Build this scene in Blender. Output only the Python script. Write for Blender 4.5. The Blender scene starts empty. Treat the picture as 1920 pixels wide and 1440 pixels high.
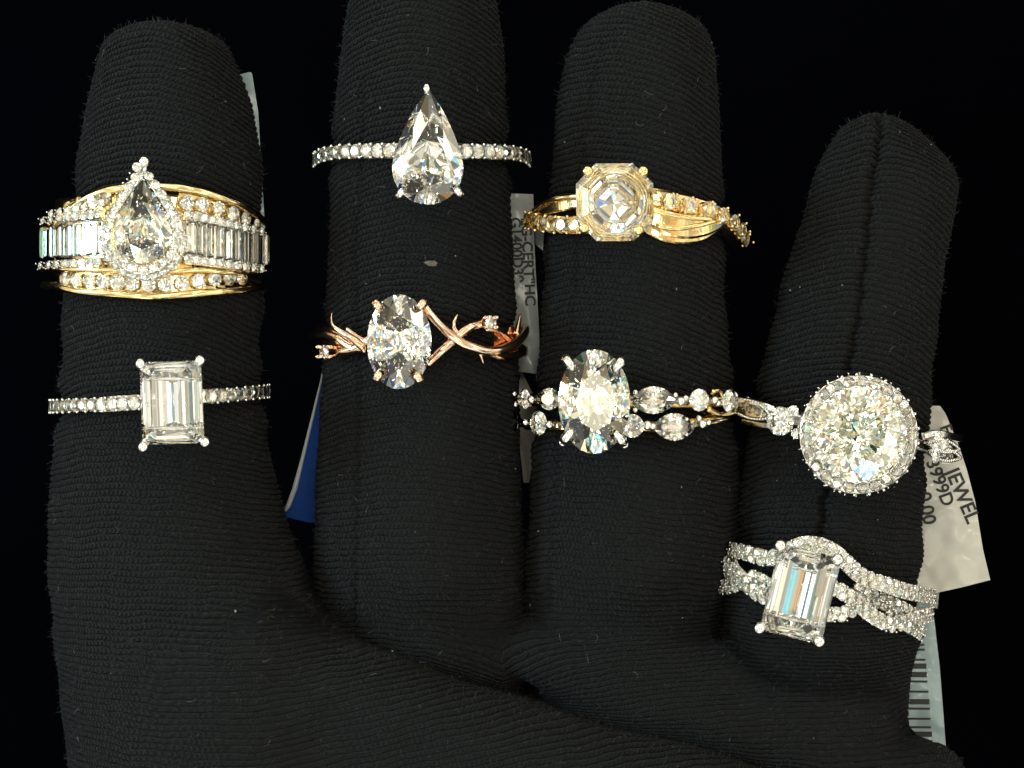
import bpy, bmesh, math, random
import numpy as np
from mathutils import Vector, Matrix
from math import radians as R, pi, sin, cos, atan2, sqrt
random.seed(7); rng = np.random.default_rng(7)
sc = bpy.context.scene
sc.unit_settings.system = 'METRIC'; sc.unit_settings.scale_length = 0.01   # one unit is one centimetre
col = sc.collection

# ---------------------------------------------------------------- camera
S = 185.0; D = 24.0
cam = bpy.data.cameras.new('camera'); camo = bpy.data.objects.new('camera', cam); col.objects.link(camo)
camo.location = (0, 0, D); cam.sensor_width = 36; cam.lens = 36*D/(1920/S)
cam.clip_start = 1; cam.clip_end = 500
sc.camera = camo

# ---------------------------------------------------------------- world
w = bpy.data.worlds.new('World'); sc.world = w; w.use_nodes = True
nt = w.node_tree; N = nt.nodes; Lk = nt.links
bg = N['Background']
tc = N.new('ShaderNodeTexCoord')
# made-up shop ceiling: random bright and dark cells, shaped for sparkle in the stones
vo = N.new('ShaderNodeTexVoronoi'); vo.inputs['Scale'].default_value = 8.5
Lk.new(tc.outputs['Generated'], vo.inputs['Vector'])
sx = N.new('ShaderNodeSeparateColor'); Lk.new(vo.outputs['Color'], sx.inputs[0])
rp = N.new('ShaderNodeValToRGB'); rp.color_ramp.interpolation = 'CONSTANT'; Lk.new(sx.outputs[0], rp.inputs['Fac'])
e = rp.color_ramp.elements
e[0].position = 0; e[0].color = (.26, .26, .26, 1); e[1].position = .94; e[1].color = (6, 6, 6, 1)
for p_, v_ in ((.22, .45), (.42, .8), (.64, 1.2), (.84, 2.0)):
    q = e.new(p_); q.color = (v_, v_, v_, 1)
tr = N.new('ShaderNodeValToRGB'); tr.color_ramp.interpolation = 'CONSTANT'; Lk.new(sx.outputs[1], tr.inputs['Fac'])
e = tr.color_ramp.elements
e[0].position = 0; e[0].color = (1, .92, .70, 1); e[1].position = .965; e[1].color = (.25, .45, 1, 1)
for p_, c_ in ((.35, (1, .96, .82)), (.62, (.93, .97, .98)), (.76, (1, .84, .52)), (.88, (1, .50, .16)), (.91, (.4, 1, .55)), (.93, (.3, .85, 1))):  # orange, green and blue cells added to imitate coloured fire in the diamonds
    q = e.new(p_); q.color = (*c_, 1)
mx = N.new('ShaderNodeMix'); mx.data_type = 'RGBA'; mx.blend_type = 'MULTIPLY'; mx.inputs['Factor'].default_value = 1
Lk.new(rp.outputs['Color'], mx.inputs['A']); Lk.new(tr.outputs['Color'], mx.inputs['B'])
# the phone and the hand that holds it hide the ceiling straight above
sg = N.new('ShaderNodeSeparateXYZ'); Lk.new(tc.outputs['Generated'], sg.inputs[0])
mr = N.new('ShaderNodeMapRange'); mr.inputs['From Min'].default_value = .93; mr.inputs['From Max'].default_value = .975
mr.inputs['To Min'].default_value = 1; mr.inputs['To Max'].default_value = .58; Lk.new(sg.outputs[2], mr.inputs['Value'])
m2 = N.new('ShaderNodeMix'); m2.data_type = 'RGBA'; m2.blend_type = 'MULTIPLY'; m2.inputs['Factor'].default_value = 1
Lk.new(mx.outputs['Result'], m2.inputs['A']); Lk.new(mr.outputs[0], m2.inputs['B'])
Lk.new(m2.outputs['Result'], bg.inputs['Color']); bg.inputs['Strength'].default_value = 1.12

# ---------------------------------------------------------------- lamps (shop spotlights above the hand)
def lamp(name, loc, r, rad, colr, target=(0, 0, 0)):
    l = bpy.data.lights.new(name, 'AREA'); l.shape = 'DISK'; l.size = 2*r
    l.energy = rad*pi*pi*r*r; l.color = colr
    o = bpy.data.objects.new(name, l); col.objects.link(o); o.location = loc
    o.rotation_euler = (Vector(target)-Vector(loc)).to_track_quat('-Z', 'Y').to_euler()
    return o
lamp('cool_panel', (-27, 5, 14), 4.5, 40, (0.52, 0.86, 1.0))
lamp('warm_panel', (6, 20, 30), 4.5, 7, (1.0, 0.86, 0.66))
for (lx, ly, lz, lr, rad, c) in [
        (3, 9, 34, .9, 90, (1, .93, .80)), (-9, 12, 33, .9, 90, (1, .95, .86)), (12, 3, 34, .8, 80, (1, .88, .70)),
        (-12, -5, 34, .8, 85, (.86, .93, 1)), (8, -12, 34, .7, 70, (1, .95, .86)), (-4, -14, 34, .7, 75, (.80, .90, 1)),
        (20, 14, 28, .8, 90, (1, .86, .66)), (-20, 16, 28, .8, 90, (.80, .90, 1)), (22, -8, 25, .7, 80, (1, .90, .75)),
        (-5, 26, 27, .8, 90, (1, .92, .80)), (-17, -16, 27, .6, 90, (.70, .84, 1)), (2, -24, 27, .7, 60, (1, .93, .8)),
        (16, 27, 18, .8, 90, (1, .9, .75)), (-27, 14, 14, .8, 90, (.85, .93, 1)), (30, 6, 14, .8, 80, (1, .85, .65))]:
    lamp('spotlight', (lx, ly, lz), lr, rad*.60, c)

vs = sc.view_settings
vs.view_transform = 'Standard'; vs.look = 'None'; vs.exposure = 0; vs.gamma = 1
try: vs.use_curve_mapping = False
except Exception: pass
cy = sc.cycles
cy.max_bounces = 14; cy.transmission_bounces = 14; cy.glossy_bounces = 6; cy.diffuse_bounces = 2
cy.caustics_reflective = False; cy.caustics_refractive = False
cy.use_denoising = True; cy.sample_clamp_indirect = 12; cy.blur_glossy = 0.0

# ---------------------------------------------------------------- helpers
def at(px, py, z=0.0):
    k = (D-z)/D/S
    return Vector(((px-960)*k, (720-py)*k, z))
def proj(p):
    k = S*D/(D-p[2]); return 960+p[0]*k, 720-p[1]*k
def LN(n, z=0): return n*(D-z)/D/S
def tag(o, label=None, cat=None, group=None, kind=None):
    if label: o['label'] = label
    if cat: o['category'] = cat
    if group: o['group'] = group
    if kind: o['kind'] = kind
    return o
def thing(name, loc, label, cat, group=None):
    o = bpy.data.objects.new(name, None); col.objects.link(o); o.location = loc
    o.empty_display_size = .3
    return tag(o, label, cat, group)
def link_mesh(name, me, mat=None, parent=None, M=None):
    o = bpy.data.objects.new(name, me); col.objects.link(o)
    if mat and not me.materials: me.materials.append(mat)
    if M is None: M = Matrix.Identity(4)
    if parent is not None:
        o.parent = parent; M = Matrix.Translation(-root_loc(parent)) @ M
    o.matrix_basis = M
    return o
def root_loc(p):
    v = Vector((0, 0, 0))
    while p is not None:
        v = v + Vector(p.location); p = p.parent
    return v
class MB:
    """collects vertices and faces and links them as one mesh"""
    def __init__(s): s.v = []; s.f = []; s.sm = []
    def add(s, vs, fs, smooth=True):
        b = len(s.v); s.v += [tuple(x) for x in vs]; s.f += [tuple(i+b for i in f) for f in fs]; s.sm += [smooth]*len(fs)
    def mesh(s, name):
        me = bpy.data.meshes.new(name); me.from_pydata(s.v, [], s.f); me.update()
        me.polygons.foreach_set('use_smooth', s.sm); return me
    def build(s, name, mat, parent=None, label=None):
        # vertices are in world coordinates; put the object's origin on the parent
        o = link_mesh(name, s.mesh(name), mat, parent)
        if label: o['label'] = label
        return o
    def tube(s, pts, rad, n=10, cap=True, closed=False, flat=None):
        """round tube; rad is a number or a list; flat=(normal list, ratio) squashes it along the normal"""
        pts = [Vector(p) for p in pts]; m = len(pts)
        rad = [rad]*m if isinstance(rad, (int, float)) else rad
        vs = []; prev = None
        for i in range(m):
            a = pts[(i-1) % m] if (closed or i > 0) else pts[i]
            b = pts[(i+1) % m] if (closed or i < m-1) else pts[i]
            t = (b-a).normalized() if (b-a).length > 1e-9 else Vector((0, 0, 1))
            if flat: ref = Vector(flat[0][i])
            else: ref = prev if prev is not None else (Vector((0, 0, 1)) if abs(t.z) < .9 else Vector((1, 0, 0)))
            u = ref-t*ref.dot(t)
            u = u.normalized() if u.length > 1e-6 else t.orthogonal().normalized()
            w_ = t.cross(u); prev = u; fr = flat[1] if flat else 1
            for k in range(n):
                a_ = 2*pi*k/n
                vs.append(pts[i]+u*cos(a_)*rad[i]*fr+w_*sin(a_)*rad[i])
        fs = []
        for i in range(m if closed else m-1):
            j = (i+1) % m
            for k in range(n):
                fs.append((i*n+k, i*n+(k+1) % n, j*n+(k+1) % n, j*n+k))
        if cap and not closed:
            fs.append(tuple(range(n))[::-1]); fs.append(tuple((m-1)*n+k for k in range(n)))
        s.add(vs, fs)
    def ball(s, c, r, n=8, m=6, sc_=(1, 1, 1)):
        vs = [(c[0], c[1], c[2]+r*sc_[2])]; fs = []
        for i in range(1, m):
            t = pi*i/m
            for k in range(n):
                a = 2*pi*k/n
                vs.append((c[0]+r*sc_[0]*sin(t)*cos(a), c[1]+r*sc_[1]*sin(t)*sin(a), c[2]+r*sc_[2]*cos(t)))
        vs.append((c[0], c[1], c[2]-r*sc_[2]))
        for k in range(n): fs.append((0, 1+k, 1+(k+1) % n))
        for i in range(m-2):
            for k in range(n):
                a = 1+i*n+k; b = 1+i*n+(k+1) % n
                fs.append((a, a+n, b+n, b))
        l = len(vs)-1; o_ = 1+(m-2)*n
        for k in range(n): fs.append((o_+k, l, o_+(k+1) % n))
        s.add(vs, fs)
    def strip(s, pts, nrm, hw, th, lift=0.0, bev=.3):
        """a bevelled flat bar following pts; nrm the outward normals, hw half width(s), th thickness"""
        m = len(pts); hw = [hw]*m if isinstance(hw, (int, float)) else hw
        vs = []; fs = []
        for i in range(m):
            a = pts[max(i-1, 0)]; b = pts[min(i+1, m-1)]
            t = (Vector(b)-Vector(a)).normalized(); n_ = Vector(nrm[i]).normalized(); sd = t.cross(n_).normalized()
            top = Vector(pts[i])+n_*lift
            c = min(th, hw[i])*bev
            for (q, r_) in ((-hw[i], -th), (-hw[i], -c), (-hw[i]+c, 0), (hw[i]-c, 0), (hw[i], -c), (hw[i], -th)):
                vs.append(top+sd*q+n_*r_)
        for i in range(m-1):
            for k in range(6):
                fs.append((i*6+k, i*6+(k+1) % 6, i*6+6+(k+1) % 6, i*6+6+k))
        fs.append(tuple(range(6))[::-1]); fs.append(tuple((m-1)*6+k for k in range(6)))
        s.add(vs, fs, False)

def spline(P, n=12):
    """Catmull-Rom through 2D/3D points"""
    P = [np.array(p, float) for p in P]; out = []
    Q = [2*P[0]-P[1]]+P+[2*P[-1]-P[-2]]
    for i in range(1, len(Q)-2):
        for k in range(n):
            t = k/n; a, b, c, d = Q[i-1], Q[i], Q[i+1], Q[i+2]
            out.append(.5*((2*b)+(-a+c)*t+(2*a-5*b+4*c-d)*t*t+(-a+3*b-3*c+d)*t**3))
    out.append(P[-1]); return out

# ---------------------------------------------------------------- materials
def newmat(name):
    m = bpy.data.materials.new(name); m.use_nodes = True; return m, m.node_tree, m.node_tree.nodes['Principled BSDF']
def metal(name, c, rough=.14, var=.06):
    m, t, b = newmat(name)
    b.inputs['Base Color'].default_value = (*c, 1); b.inputs['Metallic'].default_value = 1
    tx = t.nodes.new('ShaderNodeTexNoise'); tx.inputs['Scale'].default_value = 9
    tcn = t.nodes.new('ShaderNodeTexCoord'); t.links.new(tcn.outputs['Object'], tx.inputs['Vector'])
    mr = t.nodes.new('ShaderNodeMapRange'); mr.inputs['To Min'].default_value = rough-var; mr.inputs['To Max'].default_value = rough+var
    t.links.new(tx.outputs['Fac'], mr.inputs['Value']); t.links.new(mr.outputs[0], b.inputs['Roughness'])
    bp = t.nodes.new('ShaderNodeBump'); bp.inputs['Strength'].default_value = .12; bp.inputs['Distance'].default_value = .02
    t.links.new(tx.outputs['Fac'], bp.inputs['Height']); t.links.new(bp.outputs[0], b.inputs['Normal'])
    return m
WHITE = metal('white_gold', (.86, .83, .78)); YELLOW = metal('yellow_gold', (.94, .72, .36)); ROSE = metal('rose_gold', (.94, .64, .46))
OXID = metal('darkened_white_gold', (.62, .60, .56), .22)
def gem(name, tint, disp=True):
    m = bpy.data.materials.new(name); m.use_nodes = True; t = m.node_tree
    for n_ in list(t.nodes): t.nodes.remove(n_)
    out = t.nodes.new('ShaderNodeOutputMaterial')
    g = t.nodes.new('ShaderNodeBsdfGlass'); g.inputs['IOR'].default_value = 2.42; g.inputs['Roughness'].default_value = 0
    g.inputs['Color'].default_value = (*tint, 1); t.links.new(g.outputs[0], out.inputs['Surface'])
    return m
GEM = gem('diamond', (1, .998, .978)); GEMW = gem('warm_diamond', (1, .994, .952))

def mth(t, op, a, b=None, c=None):
    n_ = t.nodes.new('ShaderNodeMath'); n_.operation = op
    for i, x in enumerate((a, b, c)):
        if x is None: continue
        if isinstance(x, (int, float)): n_.inputs[i].default_value = x
        else: t.links.new(x, n_.inputs[i])
    return n_.outputs[0]
def knit_material():
    m, t, b = newmat('black_knit')
    at_ = t.nodes.new('ShaderNodeAttribute'); at_.attribute_name = 'knit'
    sp = t.nodes.new('ShaderNodeSeparateXYZ'); t.links.new(at_.outputs['Vector'], sp.inputs[0])
    tcn = t.nodes.new('ShaderNodeTexCoord')
    n1 = t.nodes.new('ShaderNodeTexNoise'); n1.inputs['Scale'].default_value = 2.2; n1.inputs['Detail'].default_value = 2
    n2 = t.nodes.new('ShaderNodeTexNoise'); n2.inputs['Scale'].default_value = 38; n2.inputs['Detail'].default_value = 3
    n3 = t.nodes.new('ShaderNodeTexNoise'); n3.inputs['Scale'].default_value = 14; n3.inputs['Detail'].default_value = 2
    for q in (n1, n2, n3): t.links.new(tcn.outputs['Object'], q.inputs['Vector'])
    P = .064; PU = .047
    v = mth(t, 'ADD', sp.outputs[1], mth(t, 'MULTIPLY', mth(t, 'SUBTRACT', n1.outputs['Fac'], .5), .10))
    v = mth(t, 'ADD', v, mth(t, 'MULTIPLY', mth(t, 'SUBTRACT', n3.outputs['Fac'], .5), .016))
    vp = mth(t, 'MULTIPLY', v, 1/P)
    row = mth(t, 'FLOOR', vp)
    fr = mth(t, 'FRACT', vp)
    cen = mth(t, 'ABSOLUTE', mth(t, 'SUBTRACT', fr, .5))          # 0 on the ridge, .5 in the groove
    ridge = mth(t, 'SUBTRACT', 1.0, mth(t, 'POWER', mth(t, 'MULTIPLY', cen, 2.0), 3.0))
    # stitches: slanted loops along the row, leaning two ways within a row
    uu = mth(t, 'ADD', mth(t, 'MULTIPLY', sp.outputs[0], 1/PU), mth(t, 'MULTIPLY', cen, 1.3))
    uu = mth(t, 'ADD', uu, mth(t, 'MULTIPLY', row, .5))
    uu = mth(t, 'ADD', uu, mth(t, 'MULTIPLY', n3.outputs['Fac'], 1.2))
    st = mth(t, 'MULTIPLY', mth(t, 'ADD', mth(t, 'SINE', mth(t, 'MULTIPLY', uu, 2*pi)), 1.0), .5)
    amt = mth(t, 'ADD', mth(t, 'MULTIPLY', n1.outputs['Fac'], .9), -.12)
    h = mth(t, 'MULTIPLY', ridge, mth(t, 'ADD', .85, mth(t, 'MULTIPLY', st, .35)))
    h = mth(t, 'ADD', h, mth(t, 'MULTIPLY', n2.outputs['Fac'], .55))
    seam = sp.outputs[2]
    dn = t.nodes.new('ShaderNodeDisplacement'); dn.inputs['Midlevel'].default_value = .7; dn.inputs['Scale'].default_value = .022
    t.links.new(h, dn.inputs['Height']); t.links.new(dn.outputs[0], t.nodes['Material Output'].inputs['Displacement'])
    m.displacement_method = 'BOTH'
    bp = t.nodes.new('ShaderNodeBump'); bp.inputs['Strength'].default_value = 1; bp.inputs['Distance'].default_value = .022
    t.links.new(h, bp.inputs['Height']); t.links.new(bp.outputs[0], b.inputs['Normal'])
    mixc = t.nodes.new('ShaderNodeMix'); mixc.data_type = 'RGBA'
    mixc.inputs['A'].default_value = (.0014, .0015, .0018, 1); mixc.inputs['B'].default_value = (.0085, .0088, .0090, 1)
    t.links.new(n2.outputs['Fac'], mixc.inputs['Factor']); t.links.new(mixc.outputs['Result'], b.inputs['Base Color'])
    b.inputs['Roughness'].default_value = .92
    b.inputs['Specular IOR Level'].default_value = .15
    b.inputs['Sheen Weight'].default_value = .02; b.inputs['Sheen Roughness'].default_value = .5
    return m
KNIT = knit_material()
def plain(name, c, rough=.5, coat=0, noise=.0):
    m, t, b = newmat(name)
    b.inputs['Roughness'].default_value = rough; b.inputs['Coat Weight'].default_value = coat
    tx = t.nodes.new('ShaderNodeTexNoise'); tx.inputs['Scale'].default_value = 6
    mixc = t.nodes.new('ShaderNodeMix'); mixc.data_type = 'RGBA'
    mixc.inputs['A'].default_value = (*[x*(1-noise) for x in c], 1); mixc.inputs['B'].default_value = (*c, 1)
    tcn = t.nodes.new('ShaderNodeTexCoord'); t.links.new(tcn.outputs['Object'], tx.inputs['Vector'])
    t.links.new(tx.outputs['Fac'], mixc.inputs['Factor']); t.links.new(mixc.outputs['Result'], b.inputs['Base Color'])
    return m
PAPER = plain('tag_paper', (.55, .53, .46), .45, .3, .15); PAPERB = plain('pale_blue_tag', (.27, .35, .36), .5, .2, .1)
PAPERD = plain('grey_tag', (.28, .31, .30), .5, .2, .15)
INK = plain('black_ink', (.008, .008, .009), .6); BLUE = plain('blue_tag', (.003, .035, .19), .6, 0, .2); BLUE.node_tree.nodes['Principled BSDF'].inputs['Specular IOR Level'].default_value = .12
BACK = plain('black_velvet', (.0010, .0011, .0019), .95, 0, .8)
for q_ in BACK.node_tree.nodes:
    if q_.type == 'TEX_NOISE': q_.inputs['Scale'].default_value = .25; q_.inputs['Detail'].default_value = 4
BACK.node_tree.nodes['Principled BSDF'].inputs['Specular IOR Level'].default_value = 0
FUZZM = plain('fibre', (.06, .06, .06), .8); LINT = plain('pale_lint', (.16, .15, .14), .7)
for m_ in (PAPER, PAPERB, PAPERD):
    t_ = m_.node_tree; n_ = t_.nodes.new('ShaderNodeTexNoise'); n_.inputs['Scale'].default_value = 2.6; n_.inputs['Detail'].default_value = 1
    c_ = t_.nodes.new('ShaderNodeTexCoord'); t_.links.new(c_.outputs['Object'], n_.inputs['Vector'])
    b_ = t_.nodes.new('ShaderNodeBump'); b_.inputs['Distance'].default_value = .25; b_.inputs['Strength'].default_value = .6
    t_.links.new(n_.outputs['Fac'], b_.inputs['Height']); p_ = t_.nodes['Principled BSDF']; t_.links.new(b_.outputs[0], p_.inputs['Normal']); t_.links.new(b_.outputs[0], p_.inputs['Coat Normal'])
    p_.inputs['Coat Weight'].default_value = .6; p_.inputs['Coat Roughness'].default_value = .12
def clearmat():
    m, t, b = newmat('clear_plastic'); b.inputs['Transmission Weight'].default_value = .9; b.inputs['Roughness'].default_value = .08
    b.inputs['IOR'].default_value = 1.45; b.inputs['Base Color'].default_value = (.8, .85, .85, 1); return m
CLEAR = clearmat()

# ---------------------------------------------------------------- setting
me = MB(); me.add([(-60, -60, -6), (60, -60, -6), (60, 60, -6), (-60, 60, -6)], [(0, 1, 2, 3)])
bd = me.build('backdrop', BACK); bd['kind'] = 'structure'

# ---------------------------------------------------------------- the gloved hand: one implicit surface
FING = {  # pixel rows of the photograph: y, centre x, half width
 'A': [(42, 300, 92), (60, 305, 103), (100, 312, 120), (200, 318, 153), (300, 320, 167), (400, 318, 174), (550, 308, 183), (650, 304, 180), (850, 302, 198), (1000, 318, 224), (1100, 338, 243), (1200, 372, 264), (1440, 420, 285), (1700, 440, 290)],
 'B': [(-55, 793, 105), (0, 793, 138), (100, 790, 152), (300, 787, 164), (600, 790, 176), (900, 785, 191), (1150, 785, 200), (1400, 800, 200)],
 'C': [(4, 1200, 78), (30, 1205, 98), (60, 1205, 120), (100, 1202, 137), (200, 1196, 151), (300, 1195, 156), (600, 1188, 173), (900, 1190, 193), (1000, 1186, 195), (1150, 1170, 190), (1400, 1180, 190)],
 'D': [(213, 1642, 30), (240, 1645, 66), (270, 1652, 94), (300, 1657, 116), (340, 1661, 135), (400, 1650, 137), (500, 1622, 144), (600, 1605, 151), (700, 1588, 158), (900, 1562, 168), (1100, 1542, 183), (1300, 1528, 185), (1500, 1520, 185)]}
FI = {}
for k, T in FING.items():
    ys = np.array([(720-y)/S for y, _, _ in T])[::-1]; cx = np.array([(x-960)/S for _, x, _ in T])[::-1]; hw = np.array([h/S for _, _, h in T])[::-1]
    # smooth resample
    yy = np.linspace(ys[0], ys[-1], 400); c2 = np.interp(yy, ys, cx); h2 = np.interp(yy, ys, hw)
    ker = np.hanning(21); ker /= ker.sum(); pad = lambda a: np.convolve(np.pad(a, 10, mode='edge'), ker, 'valid')
    c2 = pad(c2); h2 = np.minimum(pad(h2), 99)
    FI[k] = (yy, c2, h2)
ZC = {'A': .0, 'B': -.05, 'C': -.05, 'D': -.02}
def fcx(k, y): return np.interp(y, FI[k][0], FI[k][1])
def fhw(k, y): return np.interp(y, FI[k][0], FI[k][2])
def zr(k, h): return h*.90
def zcen(k, y):
    if k == 'A': return ZC[k]
    t = np.clip((-y-(1.75 if k != 'D' else 2.55))/(.9 if k != 'D' else .6), 0, 1); return ZC[k]-.34*t*t*(3-2*t)
h0 = .027
X = np.arange(-4.95, 4.62, h0).astype(np.float32); Y = np.arange(-4.75, 4.35, h0).astype(np.float32); Z = np.arange(-1.35, 1.55, h0).astype(np.float32)
BANDS = {'A': [(1.45, .0, .34), (-.17, .07, .07)], 'B': [(2.32, 0, .07), (.45, 0, .09)], 'C': [(1.63, 0, .09), (-.17, 0, .06), (-.42, 0, .06)], 'D': [(-.48, -.24, .09), (-1.85, -.25, .16)]}
def finger_sdf(k, x, y, z):
    cx = fcx(k, y); hw = fhw(k, y)
    for y0, sl, wd in BANDS[k]:
        q_ = (y-(y0+sl*(x-cx)))/(wd+.09); hw = hw*(1-.036*np.exp(-q_**4)+.020*np.exp(-((np.abs(q_)-1.7)/.6)**2)); yt = FI[k][0][-1]; ry = .30 if k != 'D' else .14
    q = np.sqrt(((x-cx)/hw)**2+((z-zcen(k, y))/zr(k, hw))**2)
    cap = np.maximum(0, (y-(yt-ry))/ry)
    q2 = np.sqrt(q**2+cap**2.2)
    return (q2-1)*hw*.95
PAL = [(300, 1180), (290, 1500), (290, 1800), (1720, 1900), (1715, 1640), (1600, 1500), (1450, 1452), (1290, 1400), (1100, 1357), (1000, 1328), (900, 1296), (760, 1240), (640, 1203), (560, 1168), (500, 1120), (400, 1150), (250, 1250)]
PALc = [np.array(at(px, py, .75)[:2]) for px, py in PAL]
def poly_sdf(x, y, P):
    d = np.full(np.broadcast(x, y).shape, 1e9, np.float32); s = np.ones_like(d)
    n = len(P)
    for i in range(n):
        a = P[i]; b = P[i-1]
        ex, ey = b-a; wx = x-a[0]; wy = y-a[1]
        tt = np.clip((wx*ex+wy*ey)/(ex*ex+ey*ey), 0, 1)
        d = np.minimum(d, (wx-ex*tt)**2+(wy-ey*tt)**2)
        c1 = y >= a[1]; c2 = y < b[1]; c3 = ex*wy > ey*wx
        fl = (c1 & c2 & c3) | (~c1 & ~c2 & ~c3)
        s = np.where(fl, -s, s)
    return s*np.sqrt(d)
def palm_sdf(x, y, z):
    d2 = poly_sdf(x[..., 0:1], y[..., 0:1], PALc); r = .50
    dx = d2+r; dz = np.abs(z-(-.05))-1.22+r
    return np.minimum(np.maximum(dx, dz), 0)+np.sqrt(np.maximum(dx, 0)**2+np.maximum(dz, 0)**2)-r
ROLLS = [  # folds of cloth across the finger roots: pixel x, y, z, radius
 [(900, 1200, -.10, .20), (985, 1222, .14, .22), (1040, 1245, .24, .25), (1110, 1275, .27, .31), (1210, 1312, .28, .37), (1330, 1348, .30, .38), (1460, 1390, .20, .40), (1600, 1430, .10, .44), (1730, 1470, -.1, .44)],
 [(600, 1180, .0, .30), (760, 1205, .05, .34), (900, 1240, .05, .34)],
 [(1010, 1215, .1, .25), (1180, 1232, .2, .33), (1330, 1268, .2, .38), (1500, 1310, .2, .42), (1590, 1345, .1, .42)]]
def roll_sdf(R_, x, y, z):
    d = None
    P = [(np.array(at(a, b, c)), r_) for a, b, c, r_ in R_]
    for (a, ra), (b, rb) in zip(P[:-1], P[1:]):
        e_ = b-a; tt = np.clip(((x-a[0])*e_[0]+(y-a[1])*e_[1]+(z-a[2])*e_[2])/(e_@e_), 0, 1)
        q = np.sqrt((x-a[0]-e_[0]*tt)**2+(y-a[1]-e_[1]*tt)**2+(z-a[2]-e_[2]*tt)**2)-(ra+(rb-ra)*tt)
        d = q if d is None else np.minimum(d, q)
    return d
def smin(a, b, k):
    h_ = np.maximum(k-np.abs(a-b), 0)/k
    return np.minimum(a, b)-h_*h_*k*.25
def all_sdf(x, y, z):
    dA = finger_sdf('A', x, y, z); dB = finger_sdf('B', x, y, z); dC = finger_sdf('C', x, y, z); dD = finger_sdf('D', x, y, z)
    dP = palm_sdf(x, y, z)
    r = [roll_sdf(q, x, y, z) for q in ROLLS]
    return dA, dB, dC, dD, dP, r
def glove_field(x, y, z):
    dA, dB, dC, dD, dP, r = all_sdf(x, y, z)
    f = np.minimum(np.minimum(dB, dC), dD)
    low = smin(f, r[1], .12)
    low = smin(low, r[2], .16)
    low = smin(low, r[0], .20)
    hp = smin(dA, dP, .55)
    f = smin(low, hp, .03)
    f = f+.010*np.sin(3.1*x+1.3*y)*np.sin(2.3*y-1.1*x+1)+.006*np.sin(6.3*x-3*y)*np.sin(5.1*y+z*3)+.010*np.sin(11*y+2.2*np.sin(2.1*x+.5))*np.exp(-((y-.6-.5*np.sin(x))/.9)**2)+.012*np.sin(9*y+3*np.sin(1.7*x))*np.exp(-((y+2.3)/.8)**2)
    return f.astype(np.float32)
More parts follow.
